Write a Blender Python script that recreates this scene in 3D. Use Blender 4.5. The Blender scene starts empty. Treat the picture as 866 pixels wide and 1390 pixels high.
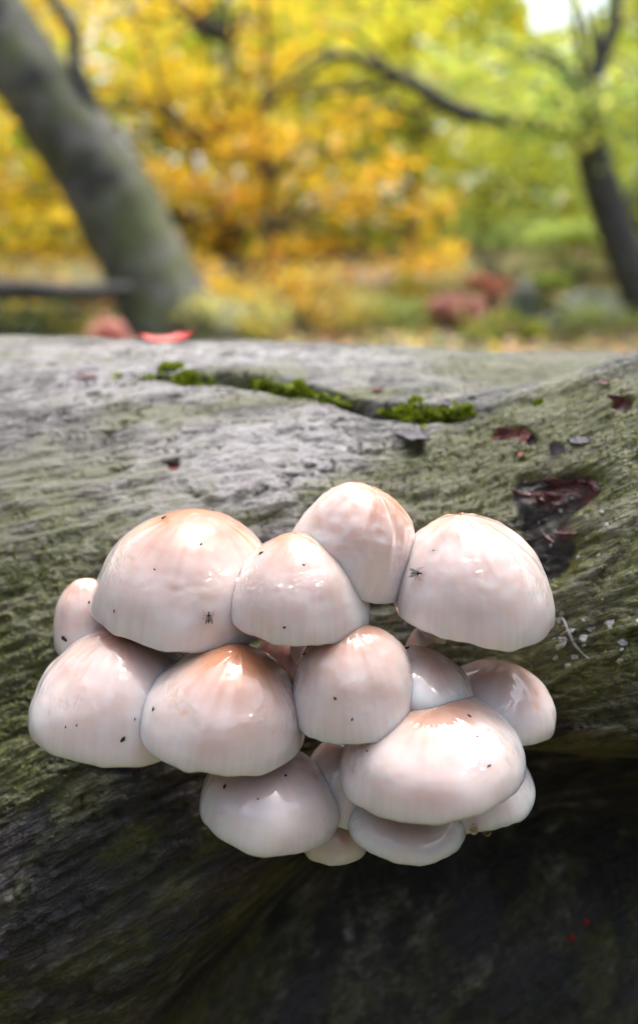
import bpy, math, random
import numpy as np
from mathutils import Vector, Matrix
from mathutils.bvhtree import BVHTree

SC = bpy.context.scene
COL = SC.collection
random.seed(7)
RNG = np.random.default_rng(7)
R = math.radians

# ------------------------------------------------------------------ camera, sky, sun, exposure
CAM_Z, PITCH, LENS = 0.50, R(14.0), 35.0
FPX = 866 * LENS / 24.0                      # focal length in photograph pixels
FOCUS = 0.318
cam_d = bpy.data.cameras.new('camera')
cam = bpy.data.objects.new('camera', cam_d); COL.objects.link(cam)
cam.location = (0, 0, CAM_Z); cam.rotation_euler = (math.pi / 2 - PITCH, 0, 0)
cam_d.sensor_fit = 'HORIZONTAL'; cam_d.sensor_width = 24.0; cam_d.lens = LENS
cam_d.shift_y = -45 / 866
cam_d.clip_start = 0.01; cam_d.clip_end = 1500
cam_d.dof.use_dof = True; cam_d.dof.focus_distance = FOCUS; cam_d.dof.aperture_fstop = 5.5
SC.camera = cam

SUN_EL, SUN_AZ = R(70), R(22)                # azimuth clockwise from +Y (behind the log)
world = bpy.data.worlds.new('World'); SC.world = world; world.use_nodes = True
wn = world.node_tree.nodes; wl = world.node_tree.links; wn.clear()
sky = wn.new('ShaderNodeTexSky'); sky.sky_type = 'NISHITA'; sky.sun_disc = False
sky.sun_elevation = SUN_EL; sky.sun_rotation = SUN_AZ
sky.air_density = 1.0; sky.dust_density = 4.0; sky.ozone_density = 1.0
hs = wn.new('ShaderNodeHueSaturation'); hs.inputs['Saturation'].default_value = 0.7
bg = wn.new('ShaderNodeBackground'); bg.inputs['Strength'].default_value = 0.104
wo = wn.new('ShaderNodeOutputWorld')
wl.new(sky.outputs[0], hs.inputs['Color']); wl.new(hs.outputs[0], bg.inputs['Color']); wl.new(bg.outputs[0], wo.inputs['Surface'])

sun_d = bpy.data.lights.new('sun', 'SUN'); sun_d.energy = 1.2; sun_d.angle = R(28); sun_d.color = (1.0, 0.98, 0.96)
sun = bpy.data.objects.new('sun', sun_d); COL.objects.link(sun)
sdir = Vector((math.sin(SUN_AZ) * math.cos(SUN_EL), math.cos(SUN_AZ) * math.cos(SUN_EL), math.sin(SUN_EL)))
sun.rotation_euler = (-sdir).to_track_quat('-Z', 'Y').to_euler(); sun.location = sdir * 30

vs = SC.view_settings
vs.view_transform = 'Standard'; vs.look = 'None'; vs.exposure = 1.92; vs.gamma = 1.0; vs.use_curve_mapping = False
SC.render.engine = 'CYCLES'
SC.cycles.use_denoising = True
SC.cycles.use_adaptive_sampling = True; SC.cycles.adaptive_threshold = 0.03
SC.cycles.max_bounces = 5; SC.cycles.diffuse_bounces = 2; SC.cycles.glossy_bounces = 2
SC.cycles.transmission_bounces = 4; SC.cycles.transparent_max_bounces = 6
SC.cycles.caustics_reflective = False; SC.cycles.caustics_refractive = False
SC.cycles.sample_clamp_indirect = 6.0

def P(px, py, d):
    """world point that lies at depth d on the line of sight of photograph pixel (px, py)"""
    x = (px - 433) / FPX * d; u = (650 - py) / FPX * d
    return Vector((x, d * math.cos(PITCH) + u * math.sin(PITCH), CAM_Z - d * math.sin(PITCH) + u * math.cos(PITCH)))

# ------------------------------------------------------------------ helpers
def hash3(i, j, k, seed):
    h = (i.astype(np.int64) * 374761393 + j.astype(np.int64) * 668265263 + k.astype(np.int64) * 2147483647 + seed * 1274126177) & 0xffffffff
    h = ((h ^ (h >> 13)) * 1274126177) & 0xffffffff
    h = ((h ^ (h >> 16)) * 2246822519) & 0xffffffff
    return ((h ^ (h >> 15)) & 0xffffff) / float(0xffffff)

def vnoise(x, y, z, seed=0):
    x, y, z = np.broadcast_arrays(np.asarray(x, float), np.asarray(y, float), np.asarray(z, float))
    xi, yi, zi = np.floor(x), np.floor(y), np.floor(z)
    fx, fy, fz = x - xi, y - yi, z - zi
    fx = fx ** 3 * (fx * (fx * 6 - 15) + 10); fy = fy ** 3 * (fy * (fy * 6 - 15) + 10); fz = fz ** 3 * (fz * (fz * 6 - 15) + 10)
    r = 0
    for a in (0, 1):
        for b in (0, 1):
            for c in (0, 1):
                w = (fx if a else 1 - fx) * (fy if b else 1 - fy) * (fz if c else 1 - fz)
                r = r + w * hash3(xi + a, yi + b, zi + c, seed)
    return r * 2 - 1

def fbm(x, y, z, seed=0, octv=4, gain=0.5):
    s, a, f, t = 0, 1.0, 1.0, 0
    for o in range(octv):
        s = s + a * vnoise(x * f, y * f, z * f, seed + o * 17); t += a
        a *= gain; f *= 2.03
    return s / t

def ss(a, b, x):
    t = np.clip((np.asarray(x, float) - a) / (b - a), 0, 1)
    return t * t * (3 - 2 * t)

def np_mesh(name, verts, faces, smooth=True):
    """mesh from arrays; faces is an (n,3) or (n,4) array or a list of those"""
    fl = faces if isinstance(faces, list) else [faces]
    me = bpy.data.meshes.new(name)
    verts = np.asarray(verts, np.float32)
    me.vertices.add(len(verts)); me.vertices.foreach_set('co', verts.ravel())
    idx = np.concatenate([np.asarray(f, np.int32).ravel() for f in fl])
    cnt = np.concatenate([np.full(len(f), np.asarray(f).shape[1], np.int32) for f in fl])
    st = np.concatenate([[0], np.cumsum(cnt)[:-1]]).astype(np.int32)
    me.loops.add(len(idx)); me.loops.foreach_set('vertex_index', idx)
    me.polygons.add(len(cnt)); me.polygons.foreach_set('loop_start', st); me.polygons.foreach_set('loop_total', cnt)
    me.polygons.foreach_set('use_smooth', np.full(len(cnt), smooth, bool))
    me.update(calc_edges=True); me.validate()
    return me

def fattr(me, name, arr):
    a = me.attributes.new(name, 'FLOAT', 'POINT'); a.data.foreach_set('value', np.asarray(arr, np.float32).ravel())

def vattr(me, name, arr):
    a = me.attributes.new(name, 'FLOAT_VECTOR', 'POINT'); a.data.foreach_set('vector', np.asarray(arr, np.float32).ravel())

def link(name, me, mat=None, parent=None):
    o = bpy.data.objects.new(name, me); COL.objects.link(o)
    if mat is not None:
        me.materials.clear(); me.materials.append(mat)
    if parent is not None: o.parent = parent
    return o

def tag(o, label=None, cat=None, group=None, kind=None):
    if label: o['label'] = label
    if cat: o['category'] = cat
    if group: o['group'] = group
    if kind: o['kind'] = kind
    return o

def empty(name, loc=(0, 0, 0), rot=None):
    o = bpy.data.objects.new(name, None); COL.objects.link(o); o.location = loc
    o.empty_display_size = 0.02
    if rot is not None: o.rotation_euler = rot
    return o

def grid_faces(n, m, wrap_m=True):
    """quads for an n x m vertex grid, wrapped along m"""
    i = np.arange(n - 1)[:, None]; j = np.arange(m if wrap_m else m - 1)[None, :]
    a = i * m + j; b = i * m + (j + 1) % m
    return np.stack([a, b, b + m, a + m], -1).reshape(-1, 4)

def tube(points, radii, seg=14, sub=6, rough=0.0, seed=0, freq=3.0, cap=True):
    """smooth tapered tube through points -> verts, faces"""
    pts = np.array([list(p) for p in points], float); rad = np.array(radii, float)
    n = len(pts); T = np.linspace(0, n - 1, (n - 1) * sub + 1)
    def cr(arr):
        out = []
        for t in T:
            i = min(int(t), n - 2); f = t - i
            p0, p1, p2, p3 = arr[max(i - 1, 0)], arr[i], arr[i + 1], arr[min(i + 2, n - 1)]
            out.append(0.5 * (2 * p1 + (p2 - p0) * f + (2 * p0 - 5 * p1 + 4 * p2 - p3) * f * f + (3 * p1 - p0 - 3 * p2 + p3) * f ** 3))
        return np.array(out)
    c = cr(pts); r = np.maximum(cr(rad[:, None])[:, 0], 1e-5)
    tg = np.gradient(c, axis=0); tg /= np.linalg.norm(tg, axis=1, keepdims=True) + 1e-9
    up = np.array([0.0, 0, 1]) if abs(tg[0][2]) < 0.9 else np.array([1.0, 0, 0])
    u = np.cross(tg[0], up); u /= np.linalg.norm(u)
    U = []
    for k in range(len(c)):
        u = u - tg[k] * np.dot(u, tg[k]); u /= np.linalg.norm(u) + 1e-9; U.append(u.copy())
    U = np.array(U); V = np.cross(tg, U)
    th = np.linspace(0, 2 * math.pi, seg, endpoint=False)
    dirs = U[:, None] * np.cos(th)[None, :, None] + V[:, None] * np.sin(th)[None, :, None]
    rr = np.repeat(r[:, None], seg, 1)
    if rough:
        q = (c[:, None] + dirs * r[:, None, None]) * freq
        rr = rr * (1 + rough * fbm(q[..., 0], q[..., 1], q[..., 2], seed, 3))
    v = (c[:, None] + dirs * rr[..., None]).reshape(-1, 3)
    f = grid_faces(len(c), seg)
    if cap:
        v = np.vstack([v, c[0] - tg[0] * r[0] * .3, c[-1] + tg[-1] * r[-1] * .6])
        a = len(v) - 2; j = np.arange(seg); last = (len(c) - 1) * seg
        t1 = np.stack([np.full(seg, a), (j + 1) % seg, j], -1)
        t2 = np.stack([np.full(seg, a + 1), last + j, last + (j + 1) % seg], -1)
        return v, f, np.vstack([t1, t2])
    return v, f, np.zeros((0, 3), int)

class MB:
    def __init__(s): s.v = []; s.q = []; s.t = []; s.n = 0
    def add(s, v, q=None, t=None):
        s.v.append(np.asarray(v, float))
        if q is not None and len(q): s.q.append(np.asarray(q) + s.n)
        if t is not None and len(t): s.t.append(np.asarray(t) + s.n)
        s.n += len(v); return s
    def tube(s, *a, **k): return s.add(*tube(*a, **k))
    def mesh(s, name, smooth=True):
        f = []
        if s.q: f.append(np.vstack(s.q))
        if s.t: f.append(np.vstack(s.t))
        return np_mesh(name, np.vstack(s.v), f, smooth)

# ------------------------------------------------------------------ node helpers
class NT:
    def __init__(s, name):
        s.m = bpy.data.materials.new(name); s.m.use_nodes = True
        s.t = s.m.node_tree; s.n = s.t.nodes; s.n.clear()
        s.out = s.n.new('ShaderNodeOutputMaterial')
    def node(s, typ, **kw):
        nd = s.n.new(typ)
        for k, v in kw.items():
            if hasattr(nd, k) and k not in nd.inputs: setattr(nd, k, v)
            else: s.set(nd.inputs[k], v)
        return nd
    def set(s, inp, v):
        if hasattr(v, 'is_output'): s.t.links.new(v, inp)
        elif isinstance(v, tuple) and len(v) == 3 and inp.type == 'RGBA': inp.default_value = (*v, 1)
        else: inp.default_value = v
    def math(s, op, a, b=None, c=None, clamp=False):
        nd = s.n.new('ShaderNodeMath'); nd.operation = op; nd.use_clamp = clamp
        s.set(nd.inputs[0], a)
        if b is not None: s.set(nd.inputs[1], b)
        if c is not None: s.set(nd.inputs[2], c)
        return nd.outputs[0]
    def mix(s, f, a, b, blend='MIX'):
        nd = s.n.new('ShaderNodeMix'); nd.data_type = 'RGBA'; nd.blend_type = blend
        s.set(nd.inputs[0], f); s.set(nd.inputs[6], a); s.set(nd.inputs[7], b)
        return nd.outputs[2]
    def noise(s, scale, detail=4, rough=.55, vec=None, dist=0.0, out='Fac', dim=None):
        nd = s.n.new('ShaderNodeTexNoise')
        nd.inputs['Scale'].default_value = scale; nd.inputs['Detail'].default_value = detail
        nd.inputs['Roughness'].default_value = rough; nd.inputs['Distortion'].default_value = dist
        if vec is not None: s.t.links.new(vec, nd.inputs['Vector'])
        return nd.outputs[out]
    def voro(s, scale, vec=None, feature='F1', out='Distance', rnd=1.0):
        nd = s.n.new('ShaderNodeTexVoronoi'); nd.feature = feature
        nd.inputs['Scale'].default_value = scale; nd.inputs['Randomness'].default_value = rnd
        if vec is not None: s.t.links.new(vec, nd.inputs['Vector'])
        return nd.outputs[out]
    def ramp(s, f, stops):
        nd = s.n.new('ShaderNodeValToRGB'); s.t.links.new(f, nd.inputs[0])
        e = nd.color_ramp.elements
        while len(e) < len(stops): e.new(0.5)
        for el, (p, c) in zip(e, stops):
            el.position = p; el.color = (*c, 1) if isinstance(c, tuple) else (c, c, c, 1)
        return nd.outputs[0]
    def rng(s, f, a, b, c=0.0, d=1.0):
        nd = s.n.new('ShaderNodeMapRange'); nd.clamp = True
        s.set(nd.inputs[0], f); nd.inputs[1].default_value = a; nd.inputs[2].default_value = b
        nd.inputs[3].default_value = c; nd.inputs[4].default_value = d
        return nd.outputs[0]
    def attr(s, name, out='Fac'):
        nd = s.n.new('ShaderNodeAttribute'); nd.attribute_name = name; return nd.outputs[out]
    def obj(s): return s.n.new('ShaderNodeTexCoord').outputs['Object']
    def mapping(s, vec, scale=(1, 1, 1), rot=(0, 0, 0), loc=(0, 0, 0)):
        nd = s.n.new('ShaderNodeMapping'); s.t.links.new(vec, nd.inputs['Vector'])
        nd.inputs['Scale'].default_value = scale; nd.inputs['Rotation'].default_value = rot; nd.inputs['Location'].default_value = loc
        return nd.outputs[0]
    def bump(s, h, strength, dist, normal=None):
        nd = s.n.new('ShaderNodeBump'); nd.inputs['Strength'].default_value = strength; nd.inputs['Distance'].default_value = dist
        s.t.links.new(h, nd.inputs['Height'])
        if normal is not None: s.t.links.new(normal, nd.inputs['Normal'])
        return nd.outputs[0]
    def bsdf(s, **kw):
        nd = s.n.new('ShaderNodeBsdfPrincipled')
        for k, v in kw.items(): s.set(nd.inputs[k.replace('_', ' ')], v)
        return nd
    def done(s, sh):
        s.t.links.new(sh.outputs[0] if hasattr(sh, 'outputs') else sh, s.out.inputs['Surface']); return s.m

# ------------------------------------------------------------------ materials
def mat_cap(name):
    m = NT(name); cd = m.attr('cap_dir', 'Vector'); ob = m.obj()
    # slime: dimpled and streaked, it breaks up the highlights
    slime = m.noise(58, 1, .3, ob, .7)
    strk = m.noise(1.0, 1, .5, m.mapping(cd, (5, 5, 1.6)))
    bub = m.math('MULTIPLY', m.noise(330, 1, .5, ob, .5), m.attr('bubble'))
    nb = m.bump(m.math('ADD', m.math('ADD', slime, m.math('MULTIPLY', strk, .3)), bub), .55, .0016)
    b = m.bsdf(Base_Color=m.attr('cap_col', 'Color'), Roughness=.45, Subsurface_Weight=1.0, Subsurface_Scale=.012,
               Specular_IOR_Level=.25, Coat_Weight=1.0, Coat_Roughness=.015, Coat_IOR=1.75)
    b.inputs['Subsurface Radius'].default_value = (1.0, .55, .42)
    m.t.links.new(nb, b.inputs['Coat Normal'])
    return m.done(b)

def cap_colours(dirs, T, V, tint, seed):
    """cream flesh, tan crown broken by radial streaks and blotches, faint striped margin"""
    c, s_, t = dirs[:, 0], dirs[:, 1], T
    radial = fbm(c * 6, s_ * 6, t * 1.1, seed + 31, 3); blotch = fbm(V[:, 0] * 60, V[:, 1] * 60, V[:, 2] * 60, seed + 32, 3)
    edge = t + .08 * radial + .07 * blotch
    crown = np.clip(np.clip((.86 - edge) / .66, 0, 1) * (.34 + .66 * tint), 0, 1)[:, None]
    body, tan = np.array(CAP_BODY), np.array(CAP_TAN)
    col = body * (1 - crown) + tan * crown
    deep = (np.clip((.34 - edge) / .4, 0, 1) * tint * .8)[:, None]
    col = col * (1 - deep) + tan * np.array([1.0, .66, .42]) * deep
    stri = (ss(.5, .98, t) * ss(-.1, .25, fbm(c * 30, s_ * 30, t * .8, seed + 33, 2)) * .17)[:, None]
    col = col * (1 - stri) + np.array([.60, .50, .49]) * stri
    mot = (ss(.15, .5, fbm(V[:, 0] * 170, V[:, 1] * 170, V[:, 2] * 170, seed + 34, 2)) * .06)[:, None]
    col = col * (1 - mot) + np.array([.74, .58, .50]) * mot
    # a few orange brown bruises
    rg = np.random.default_rng(seed)
    for _ in range(3):
        p = V[rg.integers(0, len(V) * 6 // 10)]; q = (np.exp(-(np.linalg.norm(V - p, axis=1) / rg.uniform(.0008, .002)) ** 2) * rg.uniform(.2, .6))[:, None]
        col = col * (1 - q) + np.array([.62, .27, .10]) * q
    return col

CAP_TAN = (.42, .205, .12); CAP_BODY = (.87, .79, .775)
M_CAP = mat_cap('slimy_cap')

def mat_simple(name, c1, c2, scale=60, rough=.5, bump=.3, dist=.001, sss=0, spec=.4, vec_scale=(1, 1, 1), coat=0.0):
    m = NT(name); o = m.mapping(m.obj(), vec_scale)
    n = m.noise(scale, 5, .6, o)
    b = m.bsdf(Base_Color=m.mix(m.rng(n, .35, .65), c1, c2), Roughness=rough, Specular_IOR_Level=spec, Normal=m.bump(n, bump, dist), Coat_Weight=coat, Coat_Roughness=.08)
    if sss:
        b.inputs['Subsurface Weight'].default_value = sss; b.inputs['Subsurface Scale'].default_value = .004
        b.inputs['Subsurface Radius'].default_value = (1, .55, .42)
    return m.done(b)

M_STEM = mat_simple('stem_flesh', (.80, .56, .50), (.86, .70, .64), 1.0 * 180, .3, .3, .0006, .6, .5, (1, 1, .2), .6)
M_GILL = mat_simple('gill_flesh', (.82, .70, .62), (.88, .78, .72), 90, .6, .2, .0005, .5)

def mat_log():
    m = NT('wet_beech_bark'); o = m.obj()
    g = m.attr('grain', 'Vector')            # along the grain, across the grain, radius
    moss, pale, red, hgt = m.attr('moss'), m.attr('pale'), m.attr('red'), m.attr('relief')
    streak = m.noise(1.0, 3, .62, m.mapping(g, (150, 560, 1)), .9)
    fine = m.noise(1.0, 3, .7, m.mapping(g, (480, 900, 1)))
    blot, big, purple = m.attr('blot'), m.attr('big'), m.attr('purple')
    # grey film of crust lichen over brown-black wet bark; pale also holds painted shade
    f = m.math('ADD', m.math('MULTIPLY', streak, .6), m.math('MULTIPLY', blot, .4))
    f = m.math('ADD', f, m.math('MULTIPLY', m.math('SUBTRACT', fine, .5), .35))
    f = m.math('ADD', f, m.math('MULTIPLY', m.math('SUBTRACT', hgt, .5), .55))
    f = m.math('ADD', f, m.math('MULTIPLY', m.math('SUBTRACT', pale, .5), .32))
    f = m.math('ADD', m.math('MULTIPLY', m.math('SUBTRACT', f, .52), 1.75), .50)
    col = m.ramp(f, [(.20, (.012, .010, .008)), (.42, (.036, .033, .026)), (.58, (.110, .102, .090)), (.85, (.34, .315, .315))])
    # green algae and moss film
    mm = m.math('ADD', moss, m.math('MULTIPLY', m.math('SUBTRACT', blot, .5), .9))
    mm = m.math('ADD', mm, m.math('MULTIPLY', m.math('SUBTRACT', big, .5), .7))
    mfac = m.math('MULTIPLY', m.rng(mm, .28, .72), m.rng(m.math('ADD', streak, m.math('MULTIPLY', fine, .4)), .38, .78, .25, 1))
    gcol = m.mix(m.rng(fine, .3, .7), (.034, .038, .005), (.135, .140, .020))
    col = m.mix(m.math('MULTIPLY', mfac, .85), col, gcol)
    pv = purple
    col = m.mix(m.math('MULTIPLY', pv, .14), col, (.16, .11, .15))
    # bared red rotten wood
    rf = m.rng(m.math('ADD', red, m.math('MULTIPLY', m.math('SUBTRACT', fine, .5), .5)), .4, .62)
    rf2 = m.math('ADD', m.math('MULTIPLY', blot, .5), m.math('MULTIPLY', streak, .5))
    dark = m.ramp(rf2, [(.36, (.006, .005, .004)), (.52, (.018, .014, .009)), (.68, (.045, .036, .018))])
    redc = m.ramp(rf2, [(.38, (.012, .005, .004)), (.55, (.070, .013, .010)), (.70, (.19, .040, .028))])
    rcol = m.mix(m.rng(m.attr('redz'), .25, .6), dark, redc)
    col = m.mix(rf, col, rcol)
    h = m.math('ADD', m.math('MULTIPLY', streak, .8), m.math('MULTIPLY', fine, .5))
    rough = m.rng(m.math('ADD', m.math('MULTIPLY', blot, .6), m.math('MULTIPLY', fine, .4)), .35, .65, .28, .62)
    b = m.bsdf(Base_Color=col, Roughness=rough, Specular_IOR_Level=.5, Normal=m.bump(h, 1.0, .0022))
    return m.done(b)
M_LOG = mat_log()

def mat_leaf(name, trans=.68, rough=.5):
    m = NT(name); c = m.attr('leaf_col', 'Color')
    b = m.bsdf(Base_Color=c, Roughness=rough, Specular_IOR_Level=.3)
    tr = m.node('ShaderNodeBsdfTranslucent'); m.t.links.new(c, tr.inputs['Color'])
    mx = m.node('ShaderNodeMixShader'); mx.inputs[0].default_value = trans
    m.t.links.new(b.outputs[0], mx.inputs[1]); m.t.links.new(tr.outputs[0], mx.inputs[2])
    return m.done(mx)
M_LEAF = mat_leaf('leaf_blade'); M_LITTER = mat_leaf('litter_leaf', .15); M_MOSS = mat_leaf('moss_blade', .35, .45)

def mat_trunk(name, c1, c2, moss=.5, scale=7):
    m = NT(name); o = m.obj()
    n = m.noise(scale, 6, .65, o, .4); n2 = m.noise(3.2, 4, .6, o); n3 = m.noise(scale * 6, 4, .6, o)
    col = m.mix(m.rng(n, .35, .65), c1, c2)
    col = m.mix(m.math('MULTIPLY', m.rng(n2, .42, .62), moss), col, (.085, .10, .022))
    b = m.bsdf(Base_Color=col, Roughness=.7, Normal=m.bump(m.math('ADD', n, m.math('MULTIPLY', n3, .3)), .7, .03))
    return m.done(b)
M_TRUNK = mat_trunk('mossy_grey_bark', (.014, .012, .008), (.16, .15, .12), .85, 4)
M_DARK = mat_trunk('dark_wet_bark', (.020, .018, .018), (.055, .050, .048), .15)

def mat_ground():
    m = NT('leaf_litter_ground'); o = m.obj()
    n = m.noise(1.3, 6, .65, o); n2 = m.noise(14, 5, .7, o); n3 = m.noise(.45, 3, .5, o)
    col = m.ramp(n2, [(.3, (.020, .015, .010)), (.5, (.07, .042, .020)), (.68, (.16, .10, .04))])
    col = m.mix(m.math('MULTIPLY', m.rng(n, .40, .58), .7), col, (.13, .17, .05))
    col = m.mix(m.math('MULTIPLY', m.rng(n3, .5, .62), .5), col, (.24, .10, .09))
    return m.done(m.bsdf(Base_Color=col, Roughness=.85, Normal=m.bump(n2, .8, .05)))
M_GROUND = mat_ground()
M_ROCK = mat_simple('mossy_rock', (.09, .11, .05), (.26, .26, .22), 4, .7, .8, .05)
M_GRIT = mat_simple('black_grit', (.006, .005, .005), (.03, .02, .015), 900, .6, .4, .0002)
M_WING = None
def mat_glass(name, col=(1, 1, 1), rough=0.0, ior=1.33):
    m = NT(name); return m.done(m.bsdf(Base_Color=col, Roughness=rough, IOR=ior, Transmission_Weight=1.0))
M_WATER = mat_glass('water')
M_WING = mat_simple('insect_wing', (.20, .19, .18), (.35, .33, .30), 900, .25, .1, .0001)
M_LICH = mat_simple('crust_lichen', (.22, .23, .21), (.42, .42, .40), 900, .8, .8, .0006)
M_RED = mat_simple('red_leaf_skin', (.36, .018, .012), (.55, .05, .02), 300, .45, .4, .0006)
M_FLAKE = mat_simple('rust_bark_flake', (.05, .014, .011), (.20, .040, .03), 260, .5, .8, .001)
M_PFLAKE = mat_simple('slate_bark_flake', (.035, .030, .036), (.11, .095, .11), 200, .55, .8, .001)
M_ROT = mat_simple('rotten_red_wood', (.020, .008, .007), (.13, .022, .018), 220, .35, 1.0, .002)

# ------------------------------------------------------------------ ground and terrain
def terrain(x, y):
    x = np.asarray(x, float); y = np.asarray(y, float)
    z = -0.26 * ss(1.2, 7.0, y) + 0.02 * fbm(x * .9, y * .9, 0 * x, 3, 3) * ss(.9, 3, np.hypot(x, y))
    z = z + .045 * np.clip(y - 11, 0, 35) * (1 + .7 * ss(-2, 5, x)) + .25 * fbm(x * .12, y * .12, 0 * x, 9, 3) * ss(6, 20, np.hypot(x, y))
    return z
gs = np.sign(np.linspace(-1, 1, 221)) * (np.abs(np.linspace(-1, 1, 221)) ** 3.2) * 500
gx, gy = np.meshgrid(gs, gs + 3.0)
gv = np.stack([gx, gy, terrain(gx, gy)], -1).reshape(-1, 3)
me = np_mesh('ground', gv, grid_faces(221, 221, False))
tag(link('ground', me, M_GROUND), kind='structure')

# ------------------------------------------------------------------ the fallen log
LC = np.array([0.538, CAM_Z - 0.275]); LR = 0.22      # axis y, z; mean radius
FURROW = None
CRACK = [(60, 517), (150, 511), (230, 513), (300, 517), (345, 521), (400, 530), (450, 543), (500, 556), (550, 564), (600, 563), (645, 559), (700, 552)]
def log_radius(x, phi):
    """large shapes of the log: x along it, phi in degrees (0 faces the camera, 90 is up)"""
    x = np.asarray(x, float); phi = np.asarray(phi, float)
    r = LR + .006 * fbm(x * 5, phi / 40, 0 * x, 21, 3) + .004 * np.sin(x * 9 + phi / 30)
    # furrow between the front swelling and the back of the log
    if FURROW is not None:
        ff = np.interp(x, FURROW[0], FURROW[1]) + .7 * vnoise(x * 60, 0 * x, 0 * x, 5)
        fade = .10 + .90 * ss(-.10, -.03, x) * (1 - ss(.055, .085, x))
        r = r - .010 * fade * (.7 + .6 * vnoise(x * 45, 0 * x, 0 * x, 6)) * np.exp(-((phi - ff) / 1.0) ** 2)
        r = r + .003 * fade * ss(-.5, 2.0, phi - ff) * np.exp(-np.clip(phi - ff, 0, 90) / 25)
    # swollen collar towards the right
    A = np.interp(x, [-.1, -.02, .022, .065, .105, .14, .2, .35, .6], [0, .002, .007, .015, .030, .050, .066, .05, .02])
    r = r + A * ss(8, 34, phi) * (1 - ss(58, 71, phi)) - .010 * ss(.02, .12, x) * np.exp(-((phi - 75) / 5) ** 2)
    # the collar overhangs a hollow lower right
    hol = ss(-.045, .085, x - .0025 * (phi - 10)) * ss(-30, -6, phi) * (1 - ss(14, 24, phi))
    r = r - .115 * hol
    r = r - .012 * ss(-.15, .05, x) * np.exp(-((phi - 26) / 12) ** 2) * (1 - ss(.08, .12, x))
    r = r + .028 * (1 - ss(-2, 30, phi)) * (1 - ss(-.13, .05, x)) * ss(-90, -40, phi)
    # underside tucks in
    r = r - .02 * (1 - ss(-40, 10, phi)) * ss(-120, -60, phi)
    return r

def log_point(x, phi, r=None):
    r = log_radius(x, phi) if r is None else r
    a = np.radians(phi)
    return np.stack([np.asarray(x) + 0 * r, LC[0] - r * np.cos(a), LC[1] + r * np.sin(a)], -1)

# places on the log, found along lines of sight of the photograph
def log_hit(px, py):
    o = np.array(P(px, py, 0)); d = np.array(P(px, py, 1)) - o
    t = np.linspace(.24, 1.0, 3000)
    q = o[None] + d[None] * t[:, None]
    yy, zz = q[:, 1] - LC[0], q[:, 2] - LC[1]
    ph = np.degrees(np.arctan2(zz, -yy)); rr = np.hypot(yy, zz)
    ins = rr < log_radius(q[:, 0], ph)
    if not ins.any(): return None
    i = int(np.argmax(ins)); return q[i, 0], ph[i], t[i]

_h = [log_hit(*p) for p in CRACK]; FURROW = (np.array([h[0] for h in _h]), np.array([h[1] for h in _h]))

def spaced(parts):
    out = []
    for a, b, n in parts: out.append(np.linspace(a, b, n, endpoint=False))
    return np.concatenate(out)
LX = np.concatenate([spaced([(-2.2, -.5, 24), (-.5, -.24, 50), (-.24, .24, 520), (.24, .5, 50), (.5, 2.2, 24)]), [2.2]])
LP = spaced([(-180, -60, 40), (-60, -12, 60), (-12, 100, 520), (100, 140, 40), (140, 180, 16)])
lx, lp = np.meshgrid(LX, LP, indexing='ij')
lr0 = log_radius(lx, lp)
# grain sweeps up over the collar
arc = np.radians(lp) * LR
sweep = .030 * ss(.0, .2, lx) + .17 * lx * (1 - ss(8, 34, lp)) * ss(.5, .2, np.abs(lx)) - .045 * ss(0, -.22, lx) + .008 * fbm(lx * 7, arc * 10, 0 * lx, 41, 3)
ga, gc = lx, arc - sweep
crk = fbm(ga * 75 + 2.5 * vnoise(ga * 30, gc * 60, 0 * ga, 51), gc * 340, 0 * ga, 52, 4, .55)
wrk = fbm(ga * 24, gc * 150, 0 * ga, 53, 3)
lump = fbm(ga * 42, gc * 55, 0 * ga, 54, 3)
ridge = 1 - 2 * np.abs(fbm(ga * 55 + 1.2 * vnoise(ga * 12, gc * 30, 0 * ga, 56), gc * 190, 0 * ga, 55, 3))
scale = .60 + .60 * (1 - ss(38, 62, lp)) + .15 * ss(.03, .1, lx)
bumpy = fbm(ga * 130, gc * 210, 0 * ga, 58, 3) * (1 - ss(25, 50, lp))
disp = (.0012 * crk + .0011 * wrk + .0006 * lump + .0011 * (ridge - .5)) * scale * .8 + .0008 * bumpy

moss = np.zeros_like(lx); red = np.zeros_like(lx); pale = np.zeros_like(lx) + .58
def stain(arr, px, py, rx, ry, amp, p=1.0):
    h = log_hit(px, py)
    if h is None: return
    x0, p0, d = h
    sx = rx * d / FPX
    h2 = log_hit(px, py - ry); sp = abs(h2[1] - p0) if h2 else 6.0
    arr += amp * np.exp(-(((lx - x0) / sx) ** 2 + ((lp - p0) / max(sp, 1)) ** 2) ** p)
moss += .37
for s in [(30, 900, 110, 130, .45), (60, 740, 120, 110, .28), (20, 1010, 90, 60, .45), (650, 640, 170, 60, .42), (760, 600, 130, 50, .45), (600, 620, 100, 30, .25), (810, 800, 110, 90, 1.05), (560, 690, 120, 50, .4),
          (850, 660, 70, 90, .5), (460, 550, 180, 22, .5), (330, 510, 110, 14, .5), (200, 555, 140, 22, .25), (700, 500, 220, 22, .35), (180, 480, 200, 10, .15), (730, 560, 120, 25, .3)]:
    stain(moss, *s)
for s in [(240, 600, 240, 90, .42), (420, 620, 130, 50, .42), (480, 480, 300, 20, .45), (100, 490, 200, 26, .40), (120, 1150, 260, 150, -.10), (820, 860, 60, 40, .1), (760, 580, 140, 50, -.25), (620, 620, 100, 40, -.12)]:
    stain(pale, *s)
pale -= .40 * (1 - ss(16, 44, lp + 6 * fbm(lx * 14, lp / 18, 0 * lx, 95, 3)))  # shade painted into the colour: lower front of the log kept darker
scar = np.zeros_like(lx)
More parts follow.
